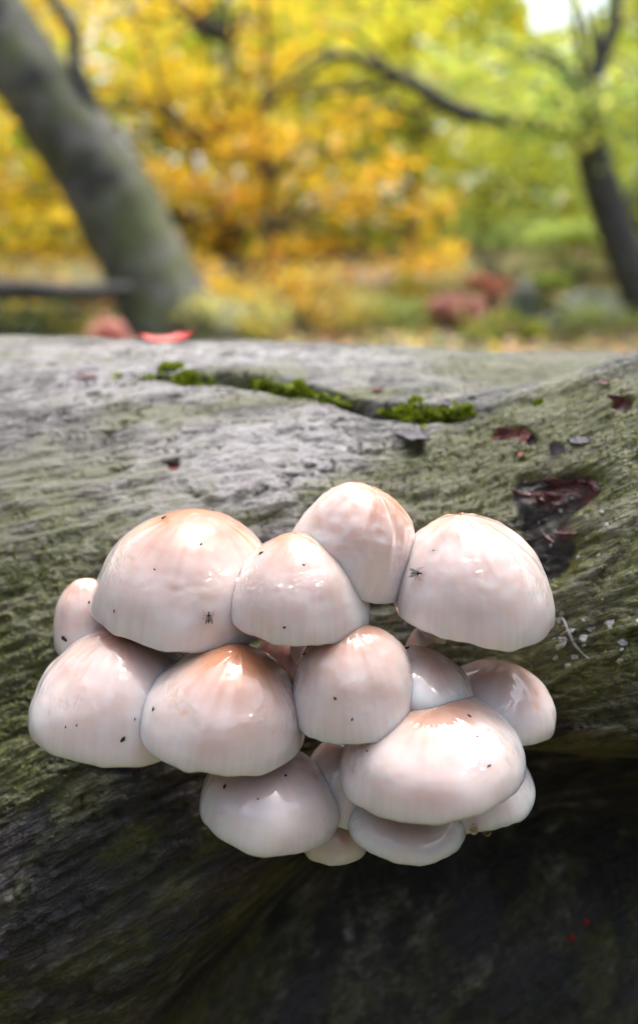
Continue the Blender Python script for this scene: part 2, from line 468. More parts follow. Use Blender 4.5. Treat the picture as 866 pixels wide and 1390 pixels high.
stain(scar, 775, 668, 52, 24, 1.0, 1.3); stain(scar, 745, 730, 46, 66, 1.0, 1.3); stain(scar, 718, 672, 18, 22, .7, 1.3)
scar = np.clip(scar + .55 * fbm(ga * 55, gc * 70, 0 * ga, 61, 3), 0, 1)
sm = ss(.22, .85, scar)
disp -= .0050 * sm - .0055 * sm * fbm(ga * 60, gc * 110, 0 * ga, 62, 4)
redz = np.zeros_like(lx); stain(redz, 785, 664, 42, 20, 1.0, 1.0); stain(redz, 735, 668, 20, 8, .6, 1.0); stain(redz, 770, 715, 20, 18, .45, 1.0); stain(redz, 690, 588, 30, 14, 1.2, 1.0); stain(redz, 845, 548, 22, 20, .7, 1.0); stain(redz, 235, 630, 14, 10, 1.0, 1.0)
red += sm
for s in [(845, 548, 16, 12, 1.0), (690, 588, 26, 9, 1.0), (722, 597, 9, 8, .8), (735, 612, 40, 14, .55), (235, 630, 9, 5, .8)]:
    q = np.zeros_like(lx); stain(q, *s, 1.5); q = ss(.35, .65, q + .3 * fbm(ga * 90, gc * 120, 0 * ga, 63, 2)); red += q * .9; disp -= .0022 * q
moss *= (1 - sm)
cl1 = fbm(ga * 34 + .8 * vnoise(ga * 50, gc * 120, 0 * ga, 81), gc * 88, 0 * ga, 82, 3, .55)
crack = np.exp(-(cl1 / .03) ** 2) * ss(-.15, .25, fbm(ga * 18, gc * 26, 0 * ga, 83, 2))
cl2 = fbm(ga * 80, gc * 210, 0 * ga, 84, 2)
crack2 = np.exp(-(cl2 / .05) ** 2) * ss(-.1, .3, fbm(ga * 30, gc * 40, 0 * ga, 85, 2))
disp -= .0017 * crack + .0007 * crack2
rel = np.clip(.5 + disp / .0055 - .25 * crack, 0, 1)
lv = log_point(lx, lp, lr0 + disp).reshape(-1, 3)
n_, m_ = lx.shape
lf = grid_faces(n_, m_)
lv = np.vstack([lv, [[LX[0] - .02, *LC], [LX[-1] + .02, *LC]]])
j = np.arange(m_)
ends = np.vstack([np.stack([np.full(m_, n_ * m_), (j + 1) % m_, j], -1), np.stack([np.full(m_, n_ * m_ + 1), (n_ - 1) * m_ + j, (n_ - 1) * m_ + (j + 1) % m_], -1)])
me = np_mesh('bark', lv, [lf[:, ::-1], ends])
pad = lambda a, v=0.0: np.concatenate([a.ravel(), [v, v]])
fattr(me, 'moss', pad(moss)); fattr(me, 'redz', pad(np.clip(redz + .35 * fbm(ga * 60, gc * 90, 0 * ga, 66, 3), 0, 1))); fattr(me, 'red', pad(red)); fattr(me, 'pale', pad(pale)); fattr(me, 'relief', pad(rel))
blot_ = .5 + .55 * fbm(ga * 55 + .5 * vnoise(ga * 60, gc * 90, 0 * ga, 70), gc * 95, 0 * ga, 71, 4, .6)
fattr(me, 'blot', pad(blot_)); fattr(me, 'big', pad(.5 + .5 * fbm(ga * 9, gc * 14, 0 * ga, 72, 4))); fattr(me, 'purple', pad(ss(.15, .45, fbm(ga * 40, gc * 80, 0 * ga, 73, 3))))
vattr(me, 'grain', np.stack([pad(ga), pad(gc), pad(lr0)], -1))
log = empty('fallen_log', (0, LC[0], LC[1] - LR))
def part_of(name, me, mat, root):
    o = link(name, me, mat, root); o.matrix_parent_inverse = Matrix.Translation(-Vector(root.location)); return o
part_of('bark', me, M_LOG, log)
tag(log, 'large fallen grey beech log with wrinkled mossy bark carrying the mushrooms', 'log')
LOG_BVH = BVHTree.FromPolygons([tuple(v) for v in lv[:-2:1]], [tuple(int(k) for k in f) for f in lf[:, ::-1]]) if True else None
CAMP = Vector((0, 0, CAM_Z))
def on_log(px, py):
    d = (P(px, py, 1) - CAMP).normalized()
    h = LOG_BVH.ray_cast(CAMP, d)
    return (h[0], (h[1] if h[1].dot(d) < 0 else -h[1])) if h[0] is not None else None
def frame_at(pt, nrm, spin=0.0):
    q = nrm.to_track_quat('Z', 'Y').to_matrix().to_4x4()
    return Matrix.Translation(pt) @ q @ Matrix.Rotation(spin, 4, 'Z')

# ------------------------------------------------------------------ mushrooms
# x0, x1, y top, y bottom (photograph pixels), depth, roll (clockwise), lean to camera, tint, apex shift, wrinkle, label
CAPS = [
 ('A', 127, 372, 692, 879, .342, 7, 2, 1.15, (.10, 0), .3, 'largest domed cap at upper left, tan crown with a bright wet patch'),
 ('B', 311, 498, 726, 875, .322, 3, 2, .9, (-.05, 0), .3, 'rounded cap wedged between the big upper left cap and the topmost cap'),
 ('C', 388, 556, 660, 806, .331, 22, 3, .75, (-.08, 0), 1.6, 'topmost cap of the cluster with wet folds down its face'),
 ('D', 531, 752, 696, 873, .330, 5, 2, .75, (-.28, 0), 1.5, 'big puckered cap standing apart at upper right of the cluster'),
 ('E', 75, 175, 788, 892, .356, -6, 2, .5, (0, 0), .3, 'small cap at far left half hidden behind two larger caps'),
 ('F', 48, 284, 853, 1037, .335, 5, 2, .62, (-.02, 0), .8, 'broad glistening cap at the left edge with a droplet on its rim'),
 ('G', 190, 413, 872, 1050, .318, 10, 3, 1.25, (.10, 0), .5, 'orange crowned cap in front, lower left of the centre'),
 ('H', 393, 569, 850, 1008, .318, -5, 3, .78, (0, 0), .25, 'smooth round cap in the very middle of the cluster'),
 ('I', 508, 645, 880, 966, .322, 20, 2, .5, (-.08, 0), .3, 'small pointed cap squeezed under the big upper right cap'),
 ('J', 465, 708, 938, 1113, .312, -8, 3, .68, (.08, 0), .35, 'wide cap at lower right with a ring of tiny wet bubbles'),
 ('K', 598, 752, 896, 1008, .340, 8, 2, .5, (-.05, 0), .2, 'pale cap at the right edge behind the wide lower right cap'),
 ('L', 572, 727, 1012, 1128, .332, -12, 4, .22, (0, 0), .2, 'white cap tucked under the wide lower right cap with drips on its rim'),
 ('M', 468, 631, 1062, 1171, .322, 1, 6, .22, (0, 0), .2, 'lowest flattened white cap below the wide lower right cap'),
 ('N', 271, 459, 1012, 1156, .322, 12, 4, .3, (-.1, 0), .2, 'lone lowest cap on the left under the orange crowned cap'),
 ('O', 406, 535, 1000, 1122, .336, 12, 3, .5, (0, 0), .2, 'shaded pinkish cap in the gap below the middle cap'),
 ('P', 410, 500, 1098, 1174, .344, 0, 4, .35, (0, 0), .2, 'small shaded cap peeping out at the bottom between two low caps'),
 ('Q', 335, 425, 862, 960, .352, 4, 0, .6, (0, 0), .2, 'sliver of a peach cap hidden between the four central caps'),
]
STEM_LEN = .030
cap_tris = {}
def build_cap(key, x0, x1, yt, yb, d, roll, lean, tint, shift, wrink, label):
    seed = ord(key) * 13
    cxp = .5 * (x0 + x1); rp = .5 * (x1 - x0)
    alpha = PITCH + math.atan((.5 * (yt + yb) + 40 - 650) / FPX) + R(lean)
    sa, ca = math.sin(alpha), math.cos(alpha)
    roll_in = 5
    cyp = yb - rp * sa * .99 - .05 * rp * ca
    hp = math.sqrt(max((cyp - yt) ** 2 - (rp * sa) ** 2, (.35 * rp) ** 2)) / ca
    r = rp * d / FPX; H = hp / rp
    c = P(cxp, cyp, d)
    # frame: local z = cap axis, local -y towards the camera
    axis = Vector((0, -math.sin(R(lean)), math.cos(R(lean))))
    view = (c - CAMP).normalized()
    Rm = Matrix.Rotation(R(roll), 3, view)
    z = (Rm @ axis).normalized(); y = (view - z * view.dot(z)).normalized(); x = y.cross(z)
    M3 = Matrix((x, y, z)).transposed()
    # profile
    nt, nth = 100, 190
    tt = np.linspace(0.004, 1, nt)[:, None]; th = np.linspace(0, 2 * math.pi, nth, endpoint=False)[None, :]
    e = {'C': .72, 'A': 1.0, 'M': .88, 'N': .92, 'J': .95, 'D': 1.22, 'G': 1.14, 'F': 1.14, 'B': 1.06, 'I': 1.15, 'H': .97}.get(key, 1.0)
    an_ = tt * R(90 + roll_in)
    rho = np.abs(np.sin(an_)) ** np.where(an_ < math.pi / 2, e, 1.0)
    zz = np.where(an_ < math.pi / 2, np.cos(an_) * H, np.cos(an_) * .42)
    rho = rho * (1 + .03 * np.sin(np.clip(tt * 1.15, 0, 1) * math.pi) ** 2)
    X = rho * np.cos(th); Y = rho * np.sin(th); Z = zz + 0 * th
    lowf = fbm(X * 1.1 + 5, Y * 1.1, Z * 1.1, seed, 2)
    mid = fbm(X * 3.1, Y * 3.1, Z * 3.1, seed + 3, 3)
    rim = fbm(np.cos(th) * 1.6 + 0 * tt, np.sin(th) * 1.6 + 0 * tt, 0 * X, seed + 5, 3)
    k = 1 + .06 * lowf + .010 * mid
    fold = 1 - np.abs(fbm(np.cos(th) * 2.1 + 0 * tt, np.sin(th) * 2.1 + 0 * tt, tt * 1.1 + 0 * th, seed + 7, 2))
    bell = np.exp(-((tt - .42) / .26) ** 2)
    k = k + wrink * .045 * (fold - .75) * bell + wrink * .004 * vnoise(X * 7, Y * 7, Z * 7, seed + 9) * bell
    bub = np.exp(-((tt - .62) / .12) ** 2)
    k = k + .004 * vnoise(X * 13, Y * 13, Z * 13, seed + 11) * bub * ss(-.1, .3, fbm(X * 2, Y * 2, Z * 2, seed + 12, 2))
    X, Y, Z = X * k, Y * k, Z * k
    Z = Z + .05 * rim * ss(.55, 1.0, tt) + .014 * vnoise(np.cos(th) * 6 + 0 * tt, np.sin(th) * 6 + 0 * tt, 0 * tt + 0 * th, seed + 8) * ss(.85, 1.0, tt)
    X = X + shift[0] * (1 - tt) ** 1.3; Y = Y + shift[1] * (1 - tt)
    # rolled rim and thin flesh underneath
    rows = [(.985, -.018), (.955, -.026), (.925, -.018), (.89, .01)]
    xs, ys, zs, ts = [X], [Y], [Z], [tt + 0 * th]
    for a, b in rows:
        xs.append(X[-1:] * a); ys.append(Y[-1:] * a); zs.append(Z[-1:] + b); ts.append(np.ones((1, nth)))
    X, Y, Z = np.vstack(xs), np.vstack(ys), np.vstack(zs); T = np.vstack(ts)
    V = np.stack([X, Y, Z], -1).reshape(-1, 3) * r
    ap = V[:nth].mean(0) + np.array([0, 0, r * .002])
    V = np.vstack([V, ap])
    f = grid_faces(len(X), nth); j = np.arange(nth)
    tri = np.stack([np.full(nth, len(V) - 1), j, (j + 1) % nth], -1)
    me = np_mesh('cap', V, [f[:, ::-1], tri])
    dirs = np.stack([np.cos(th) + 0 * T, np.sin(th) + 0 * T, T], -1).reshape(-1, 3) + np.array([seed * .37, 0, 0])
    vattr(me, 'cap_dir', np.vstack([dirs, dirs[:1]]))
    d0_ = np.vstack([dirs, dirs[:1]]) - np.array([seed * .37, 0, 0])
    bubm = np.exp(-((d0_[:, 2] - .60) / .13) ** 2) * ss(-.2, .3, fbm(V[:, 0] * 75, V[:, 1] * 75, V[:, 2] * 75, seed + 41, 2)) * ss(.2, -.4, d0_[:, 1])
    fattr(me, 'bubble', bubm * 2.6)
    cca = cap_colours(d0_, d0_[:, 2], V, tint, seed)
    ca_ = me.color_attributes.new('cap_col', 'FLOAT_COLOR', 'POINT'); ca_.data.foreach_set('color', np.hstack([cca, np.ones((len(cca), 1))]).astype(np.float32).ravel())
    # stem: from under the cap, back and down to the bark
    Mw = Matrix.Translation(c) @ M3.to_4x4()
    top = c + z * r * .15
    tgt = Vector((c.x * .9 + {'D': -.016, 'I': -.004}.get(key, 0) * 1.0, c.y + .03, c.z - .022))
    d0 = Vector((tgt.x - c.x, .9, -.55)).normalized()
    h = LOG_BVH.ray_cast(Vector((tgt.x, c.y - .01, c.z - .012)), Vector((0, .9, -.15 if key in 'MNPLOFAE' else -.42)).normalized())
    base = h[0] if h[0] is not None else tgt
    if key == 'D': base = on_log(552, 905)[0]
    base = base + Vector((0, .004, -.002))
    root = empty('porcelain_mushroom', base)
    inv = Matrix.Translation(-base)
    o = link('cap', me, M_CAP, root); o.matrix_local = inv @ Mw
    # gills
    ng = 64; rr = np.linspace(.14, .93, 7)[:, None]; g = np.arange(ng * 2)[None, :]; ang = g * math.pi / ng
    rimz = np.interp(np.mod(ang, 2 * math.pi), np.append(th.ravel(), 2 * math.pi), np.append(Z[nt - 1], Z[nt - 1][0]))
    rimr = np.interp(np.mod(ang, 2 * math.pi), np.append(th.ravel(), 2 * math.pi), np.append(np.hypot(X[nt - 1], Y[nt - 1]), np.hypot(X[nt - 1], Y[nt - 1])[0]))
    gz = (rimz - .02) * rr ** 2 + .22 * H * (1 - rr ** 2) + np.where(g % 2 == 0, -.06, .05) * np.sin(rr * math.pi * .95)
    gv = np.stack([rr * rimr * np.cos(ang), rr * rimr * np.sin(ang), gz], -1).reshape(-1, 3) * r
    go = link('gills', np_mesh('gills', gv, grid_faces(7, ng * 2)), M_GILL, o)
    # stem
    mid = (top + base) * .5 + Vector((0, -.006, -.003 if key in 'MNPLOFAE' else -.010))
    rs = min(.0042, r * .16)
    if key == 'D': top = P(596, 838, .338); mid = P(570, 868, .342)
    sv, sf, st = tube([top, (top * 2 + mid) / 3 + Vector((0, 0, -.002)), mid, (mid + base * 2) / 3 + Vector((0, 0, -.003)), base], [rs * 1.2, rs, rs * .95, rs * 1.05, rs * 1.5], 16, 6, .08, seed, 160)
    sm_ = np_mesh('stem', sv - np.array(base), [sf, st])
    so = link('stem', sm_, M_STEM, root)
    # skirt-like ring on the stem
    rc = (top * 2 + mid) / 3
    ax = (mid - top).normalized(); ux = ax.orthogonal().normalized(); uy = ax.cross(ux)
    rv = []
    for q, (a, b) in enumerate([(1.0, -.0010), (1.5, .0006), (1.8, .0024), (1.45, .0016), (1.0, .0010)]):
        for s in range(20):
            an = s * math.pi / 10; ra = rs * (a + (.12 * math.sin(an * 5) if q == 2 else 0))
            rv.append(rc + ux * ra * math.cos(an) + uy * ra * math.sin(an) + ax * b - base)
    ro = link('ring', np_mesh('ring', [list(p) for p in rv], grid_faces(5, 20)), M_STEM, so)
    tag(root, label, 'mushroom', 'slimy porcelain mushrooms in the cluster on the log')
    cap_tris[key] = (V @ np.array(M3.transposed()) + np.array(c), np.vstack([np.stack([f[:, 0], f[:, 3], f[:, 2]], -1), np.stack([f[:, 0], f[:, 2], f[:, 1]], -1), tri]))
    return root
for spec in CAPS: build_cap(*spec)

CV, CT, KEYS = [], [], []
n0 = 0
for k, (v, t) in cap_tris.items():
    CV += [tuple(p) for p in v]; CT += [tuple(int(i) + n0 for i in f) for f in t]; n0 += len(v); KEYS += [k] * len(t)
CAP_BVH = BVHTree.FromPolygons(CV, CT)
def on_cap(px, py):
    d = (P(px, py, 1) - CAMP).normalized(); h = CAP_BVH.ray_cast(CAMP, d)
    if h[0] is None: return None
    return h[0], (h[1] if h[1].dot(d) < 0 else -h[1]), KEYS[h[2]]

# ------------------------------------------------------------------ build trees, rocks and undergrowth
def leaf_cloud(centres, size, cols, jit, flat=.35, droop=.25, rng=RNG):
    """diamond leaves folded along the midrib, one per centre -> verts, quads, colours"""
    n = len(centres); c = np.asarray(centres)
    az = rng.uniform(0, 2 * math.pi, n)
    a = np.stack([np.cos(az), np.sin(az), rng.normal(-droop, .35, n)], -1); a /= np.linalg.norm(a, axis=1, keepdims=True)
    nr = np.stack([rng.normal(0, flat, n), rng.normal(0, flat, n), np.ones(n)], -1)
    b = np.cross(nr, a); b /= np.linalg.norm(b, axis=1, keepdims=True); nn = np.cross(a, b)
    s = size * rng.uniform(.65, 1.25, n)[:, None]
    v = np.stack([c - a * s * .5, c + b * s * .36 + nn * s * .08, c + a * s * .5, c - b * s * .36 + nn * s * .08], 1).reshape(-1, 3)
    i = np.arange(n) * 4
    t = np.vstack([np.stack([i, i + 1, i + 2], -1), np.stack([i, i + 2, i + 3], -1)])
    cc = np.asarray(cols)[rng.integers(0, len(cols), n)] * rng.uniform(1 - jit, 1 + jit, (n, 1))
    return v, t, np.repeat(np.clip(cc, 0, .95), 4, 0)

def colour_mesh(me, cols):
    a = me.color_attributes.new('leaf_col', 'FLOAT_COLOR', 'POINT')
    a.data.foreach_set('color', np.hstack([cols, np.ones((len(cols), 1))]).astype(np.float32).ravel())

def spray_points(c, rad, n, rng=RNG, thick=.22):
    """leaves of one drooping layered spray"""
    th = rng.uniform(0, 2 * math.pi, n); q = np.sqrt(rng.uniform(0, 1, n)) * rad
    x = np.cos(th) * q; y = np.sin(th) * q
    lay = np.round(rng.normal(0, 1, n)) * rad * .22
    z = lay + rng.normal(0, rad * thick * .4, n) - .25 * q * q / rad
    return np.stack([x + c[0], y + c[1], z + c[2]], -1)

YEL = [(.92, .60, .03), (.93, .68, .06), (.90, .52, .02), (.90, .44, .02), (.74, .64, .05)]
ORG = [(.92, .43, .03), (.93, .52, .03), (.90, .34, .02), (.93, .58, .06), (.78, .54, .06)]
OLV = [(.62, .64, .05), (.50, .58, .05), (.74, .68, .05), (.42, .52, .05), (.84, .70, .06)]
GRN = [(.30, .43, .10), (.40, .50, .12), (.50, .57, .13), (.20, .31, .07), (.60, .60, .15)]
DGR = [(.05, .08, .03), (.07, .11, .04), (.035, .05, .02)]

def tree(label, trunk_pts, trunk_r, sprays, cols, leaf=.10, per=76, mat=M_TRUNK, limbs=(), group=None, rough=.12, name='beech_tree', twigs=True):
    base = Vector(trunk_pts[0]); gz = float(terrain(base.x, base.y)); base = Vector((base.x, base.y, gz))
    root = empty(name, base); off = -np.array(base)
    mb = MB(); mb.tube([np.array(p) + off for p in trunk_pts], trunk_r, 24, 8, rough, sum(map(ord, label)) % 97, 2.2)
    trunk = link('trunk', mb.mesh('trunk'), mat, root)
    for pts, rad, lm in limbs:
        l = MB(); l.tube([np.array(p) + off for p in pts], rad, 10, 6, .1, 5, 4)
        link('limb', l.mesh('limb'), lm or mat, trunk)
    tp = np.array([list(p) for p in trunk_pts])
    if twigs and len(sprays):
        tw = MB()
        for k, (c, rad) in enumerate(sprays):
            if k % 2: continue
            c = np.array(c); dd = np.linalg.norm(tp - c, axis=1) + np.abs(tp[:, 2] - c[2] + .4) ; s = tp[int(np.argmin(dd))]
            m1 = s * .6 + c * .4 + np.array([0, 0, .35]); 
            tw.tube([s + off, m1 + off, c + off], [.03, .017, .006], 5, 3)
        link('twigs', tw.mesh('twigs'), M_DARK, root)['kind'] = 'stuff'
    if len(sprays):
        pts = np.vstack([spray_points(c, rad, max(10, int(per * (rad / .5) ** 1.5))) for c, rad in sprays])
        pts = pts[pts[:, 2] > terrain(pts[:, 0], pts[:, 1]) + .05]
        v, t, cc = leaf_cloud(pts, leaf, cols, .25)
        cm = np_mesh('crown', v + off, t, False); colour_mesh(cm, cc)
        link('crown', cm, M_LEAF, root)
    tag(root, label, 'tree', group)
    return root

def px_sprays(blobs, rng=RNG):
    """blobs of foliage: photograph box x0,x1,y0,y1, depth range, count, radius"""
    out = []
    for x0, x1, y0, y1, d0, d1, n, rad in blobs:
        for _ in range(n):
            out.append((P(rng.uniform(x0, x1), rng.uniform(y0, y1), rng.uniform(d0, d1)), rad * rng.uniform(.7, 1.3)))
    return out
def dome_sprays(c, rx, rz, n, rad, rng=RNG):
    out = []
    for _ in range(n):
        v = rng.normal(0, 1, 3); v /= np.linalg.norm(v); v *= rng.uniform(.55, 1)
        out.append((Vector((c[0] + v[0] * rx, c[1] + v[1] * rx, c[2] + v[2] * rz)), rad * rng.uniform(.7, 1.3)))
    return out

# leaning trunk on the left
t1 = [P(282, 505, 8.2), P(230, 430, 8.1), P(168, 300, 8.0), P(72, 150, 7.9), P(5, 50, 7.9), P(-70, -90, 7.8), P(-110, -300, 7.8), P(-130, -520, 7.9)]
k = 8.0 / FPX
lim = [([P(128, 150, 7.75), P(112, 112, 7.7), P(101, 80, 7.7), P(98, 40, 7.7), P(78, 5, 7.7), P(45, -40, 7.7)], [11 * k, 9 * k, 9 * k, 9 * k, 8 * k, 6 * k], M_DARK)]
tree('thick mossy grey trunk leaning left behind the log', t1, [125 * k, 74 * k, 60 * k, 54 * k, 52 * k, 45 * k, 30 * k, 12 * k], dome_sprays(P(-150, -560, 8.2), 2.0, 1.3, 60, .5), YEL, limbs=lim, rough=.18)
# right tree with forked stem and long arching limb
k = 8.6 / FPX
t2 = [P(905, 480, 8.6), P(868, 392, 8.6), P(836, 310, 8.6), P(812, 240, 8.6), P(800, 190, 8.6), P(798, 140, 8.6), P(812, 85, 8.6), P(832, 35, 8.6), P(836, -40, 8.6), P(830, -200, 8.6)]
lim = [([P(799, 172, 8.5), P(745, 172, 8.5), P(690, 164, 8.4), P(622, 150, 8.3), P(560, 112, 8.2), P(500, 84, 8.1), P(462, 74, 8.0), P(430, 92, 8.0), P(405, 118, 8.0)], [12 * k, 11 * k, 10 * k, 10.5 * k, 8.5 * k, 7 * k, 5.5 * k, 4.5 * k, 3 * k], M_DARK),
       ([P(545, 105, 8.2), P(500, 118, 8.1), P(450, 122, 8.0), P(400, 128, 7.9)], [5 * k, 4 * k, 3.5 * k, 2 * k], M_DARK),
       ([P(470, 76, 8.0), P(440, 70, 8.0), P(400, 95, 7.9), P(375, 130, 7.9), P(350, 145, 7.9)], [4 * k, 3 * k, 2.5 * k, 2 * k, 1 * k], M_DARK),
       ([P(600, 140, 8.3), P(570, 150, 8.2), P(530, 140, 8.2), P(480, 150, 8.1)], [4 * k, 3 * k, 2 * k, 1 * k], M_DARK),
       ([P(530, 96, 8.1), P(500, 60, 8.1), P(470, 40, 8.0), P(430, 30, 8.0)], [3.5 * k, 3 * k, 2 * k, 1 * k], M_DARK),
       ([P(799, 140, 8.6), P(790, 80, 8.5), P(784, 40, 8.5), P(768, -20, 8.5)], [8 * k, 6 * k, 5.5 * k, 4 * k], M_DARK)]
tree('dark curving forked trunk at the right edge among green leaves', t2, [30 * k, 27 * k, 25 * k, 22 * k, 20 * k, 17 * k, 12 * k, 10 * k, 9 * k, 5 * k],
     px_sprays([(690, 890, 110, 185, 7.6, 8.2, 12, .38), (850, 960, 20, 330, 9.0, 10.2, 16, .42), (600, 700, 40, 150, 8.8, 9.6, 8, .40), (690, 880, -50, 45, 8.0, 9.5, 4, .22), (840, 960, -260, -60, 8, 10, 10, .5)]), GRN + OLV[:2], mat=M_DARK, limbs=lim, rough=.1)
# yellow beech behind the leaning trunk
t3 = [P(330, 480, 11.5), P(318, 350, 11.5), P(300, 200, 11.6), P(310, 60, 11.6), P(300, -120, 11.6), P(290, -320, 11.6)]
k = 11.5 / FPX
tree('golden yellow beech filling the upper left behind the leaning trunk', t3, [6 * k, 5 * k, 4.5 * k, 4 * k, 3 * k, 2 * k],
     px_sprays([(-60, 420, -60, 120, 10.2, 13, 46, .55), (120, 420, 100, 300, 10.5, 13, 34, .5), (-60, 110, 150, 390, 9.4, 12, 26, .48), (240, 330, 250, 330, 10, 12, 6, .45), (-100, 500, -300, -80, 11, 13, 10, .6)]), YEL + OLV[2:3], mat=M_DARK,
     limbs=[([P(318, 330, 11.4), P(240, 180, 11), P(200, 60, 10.8), P(170, 0, 10.6)], [5 * k, 4 * k, 4 * k, 3 * k], M_DARK)])
# orange beech in the centre
t4 = [P(366, 490, 10.0), P(367, 420, 10.0), P(362, 330, 10.0), P(366, 250, 10.0), P(358, 150, 10.0), P(362, 40, 10.0), P(350, -120, 10)]
k = 10 / FPX
tree('slender orange leaved beech standing behind the middle of the log', t4, [5 * k, 4.5 * k, 4.5 * k, 4 * k, 3.5 * k, 3 * k, 2 * k],
     px_sprays([(250, 600, 235, 290, 9.2, 11.5, 15, .36), (320, 620, 320, 370, 9.2, 11.5, 16, .34), (240, 420, 300, 425, 9.0, 10, 10, .32), (200, 560, 150, 240, 9.2, 11.5, 12, .42), (180, 500, -160, 0, 9.5, 11, 5, .5)]), ORG + YEL[:3], mat=M_DARK)
# olive tree upper middle
t5 = [P(560, 490, 13.5), P(556, 350, 13.5), P(566, 200, 13.5), P(556, 60, 13.5), P(560, -150, 13.5)]
k = 13.5 / FPX
tree('yellow green tree in the upper middle behind the arching limb', t5, [9 * k, 8 * k, 7 * k, 6 * k, 3 * k],
     px_sprays([(390, 640, -40, 110, 12, 15, 40, .6), (440, 700, 100, 240, 12, 15, 26, .55), (380, 560, 120, 240, 12, 15, 16, .55), (350, 700, -260, -60, 13, 15, 10, .7), (480, 660, 10, 110, 11, 12, 8, .45)]), OLV + [(.52, .36, .03)], mat=M_DARK)
t6 = [P(905, 480, 15), P(900, 330, 15), P(880, 180, 15), P(890, 40, 15), P(880, -140, 15)]
tree('green tree beyond the right edge hanging over the slope', t6, [.14, .12, .10, .07, .04],
     px_sprays([(640, 800, 60, 200, 13, 16, 24, .6), (620, 860, 190, 300, 13, 17, 30, .6), (780, 960, 40, 340, 13, 16, 28, .65), (850, 1100, -260, 0, 13, 16, 10, .7)]), GRN + OLV[:3], mat=M_DARK)

# shrubs on the slope
def shrub(label, px, py, d, w, h, n, cols, leaf=.07, name='shrub', cat='shrub', per=70):
    b = P(px, py, d); gz = float(terrain(b.x, b.y)); b = Vector((b.x, b.y, min(gz, b.z)))
    zt = P(px, py, d).z
    root = empty(name, b); off = -np.array(b)
    mb = MB()
    for q in range(6):
        a = q * 1.05; mb.tube([np.zeros(3), np.array([math.cos(a) * w * .15, math.sin(a) * w * .15, (zt - b.z) + h * .35]), np.array([math.cos(a) * w * .4, math.sin(a) * w * .4, (zt - b.z) + h * .75])], [.018, .012, .005], 6, 3)
    link('stems', mb.mesh('stems'), M_DARK, root)
    pts = []
    for _ in range(n):
        v = RNG.normal(0, 1, 3); v /= np.linalg.norm(v); v *= RNG.uniform(.3, 1) ** .6
        pts.append(spray_points((b.x + v[0] * w * .5, b.y + v[1] * w * .4, zt + h * .5 + v[2] * h * .45), max(.1, w * .16), per))
    pts = np.vstack(pts); pts = pts[pts[:, 2] > terrain(pts[:, 0], pts[:, 1]) + .02]
    v, t, cc = leaf_cloud(pts, leaf, cols, .3)
    cm = np_mesh('foliage', v + off, t, False); colour_mesh(cm, cc); link('foliage', cm, M_LEAF, root)
    tag(root, label, cat); return root
PNK = [(.80, .40, .40), (.76, .34, .34), (.82, .50, .44), (.66, .26, .24), (.80, .56, .40)]
BRG = [(.20, .30, .05), (.26, .36, .08), (.14, .22, .03), (.32, .38, .12)]
shrub('pale green bush low on the slope right of centre', 665, 345, 11.5, 1.5, .55, 16, BRG)
shrub('mid green bush beside the dark curving trunk', 775, 400, 10.5, 1.0, .95, 18, GRN)
shrub('green bush under the grey boulder and the right trunk', 735, 420, 9.6, .45, .4, 8, GRN)
shrub('dusky pink leaved bramble behind the middle right of the log', 612, 462, 8.8, .62, .50, 14, PNK, .06, 'bramble', 'bramble')
shrub('dark red bramble left of the tall grey boulder', 668, 400, 9.6, .55, .25, 9, [(.55, .12, .12), (.60, .20, .16), (.45, .30, .14)], .06, 'bramble', 'bramble')
shrub('small pink leaved bramble at the foot of the leaning trunk', 152, 472, 6.4, .26, .24, 7, PNK, .05, 'bramble', 'bramble')
MUT = [(.44, .50, .20), (.36, .42, .18), (.56, .54, .20), (.30, .36, .14)]
shrub('muted olive bush left of centre between the leaning and slender trunks', 310, 462, 7.6, 1.2, .4, 12, MUT + YEL[:2], .06)
shrub('muted olive bush under the orange beech behind the log', 415, 462, 8.2, 1.2, .65, 13, MUT + ORG[:2], .06)
shrub('muted olive bush left of the dusky pink bramble', 530, 464, 8.6, 1.1, .5, 13, MUT + GRN, .06)
shrub('soft green bush at the far right behind the log', 820, 466, 8.4, 1.3, .35, 14, GRN + MUT, .06)
shrub('yellow green bush between the pink bramble and the boulders', 690, 468, 8.0, .7, .28, 10, GRN + OLV, .06)
shrub('orange leaved bush under the slender beech behind the log', 400, 452, 9.2, 1.3, .7, 13, ORG + OLV[:2], .07)
shrub('golden leaved bush left of the slender beech', 275, 452, 9.0, 1.0, .55, 11, YEL + OLV[:2], .07)
shrub('mixed orange and green bush left of the pink bramble', 545, 445, 9.8, 1.0, .6, 12, ORG[:3] + GRN, .07)
shrub('dark evergreen bush at the far left under the fallen branch', 40, 468, 7.0, 1.1, .3, 16, DGR, .06)
shrub('yellow leaved sapling at the lower left beside the leaning trunk', 70, 455, 7.4, .9, .3, 9, YEL + OLV, .05, 'sapling', 'sapling')
shrub('olive green undergrowth bush behind the middle of the log', 470, 450, 9.4, 1.6, .4, 16, OLV + GRN, .05)

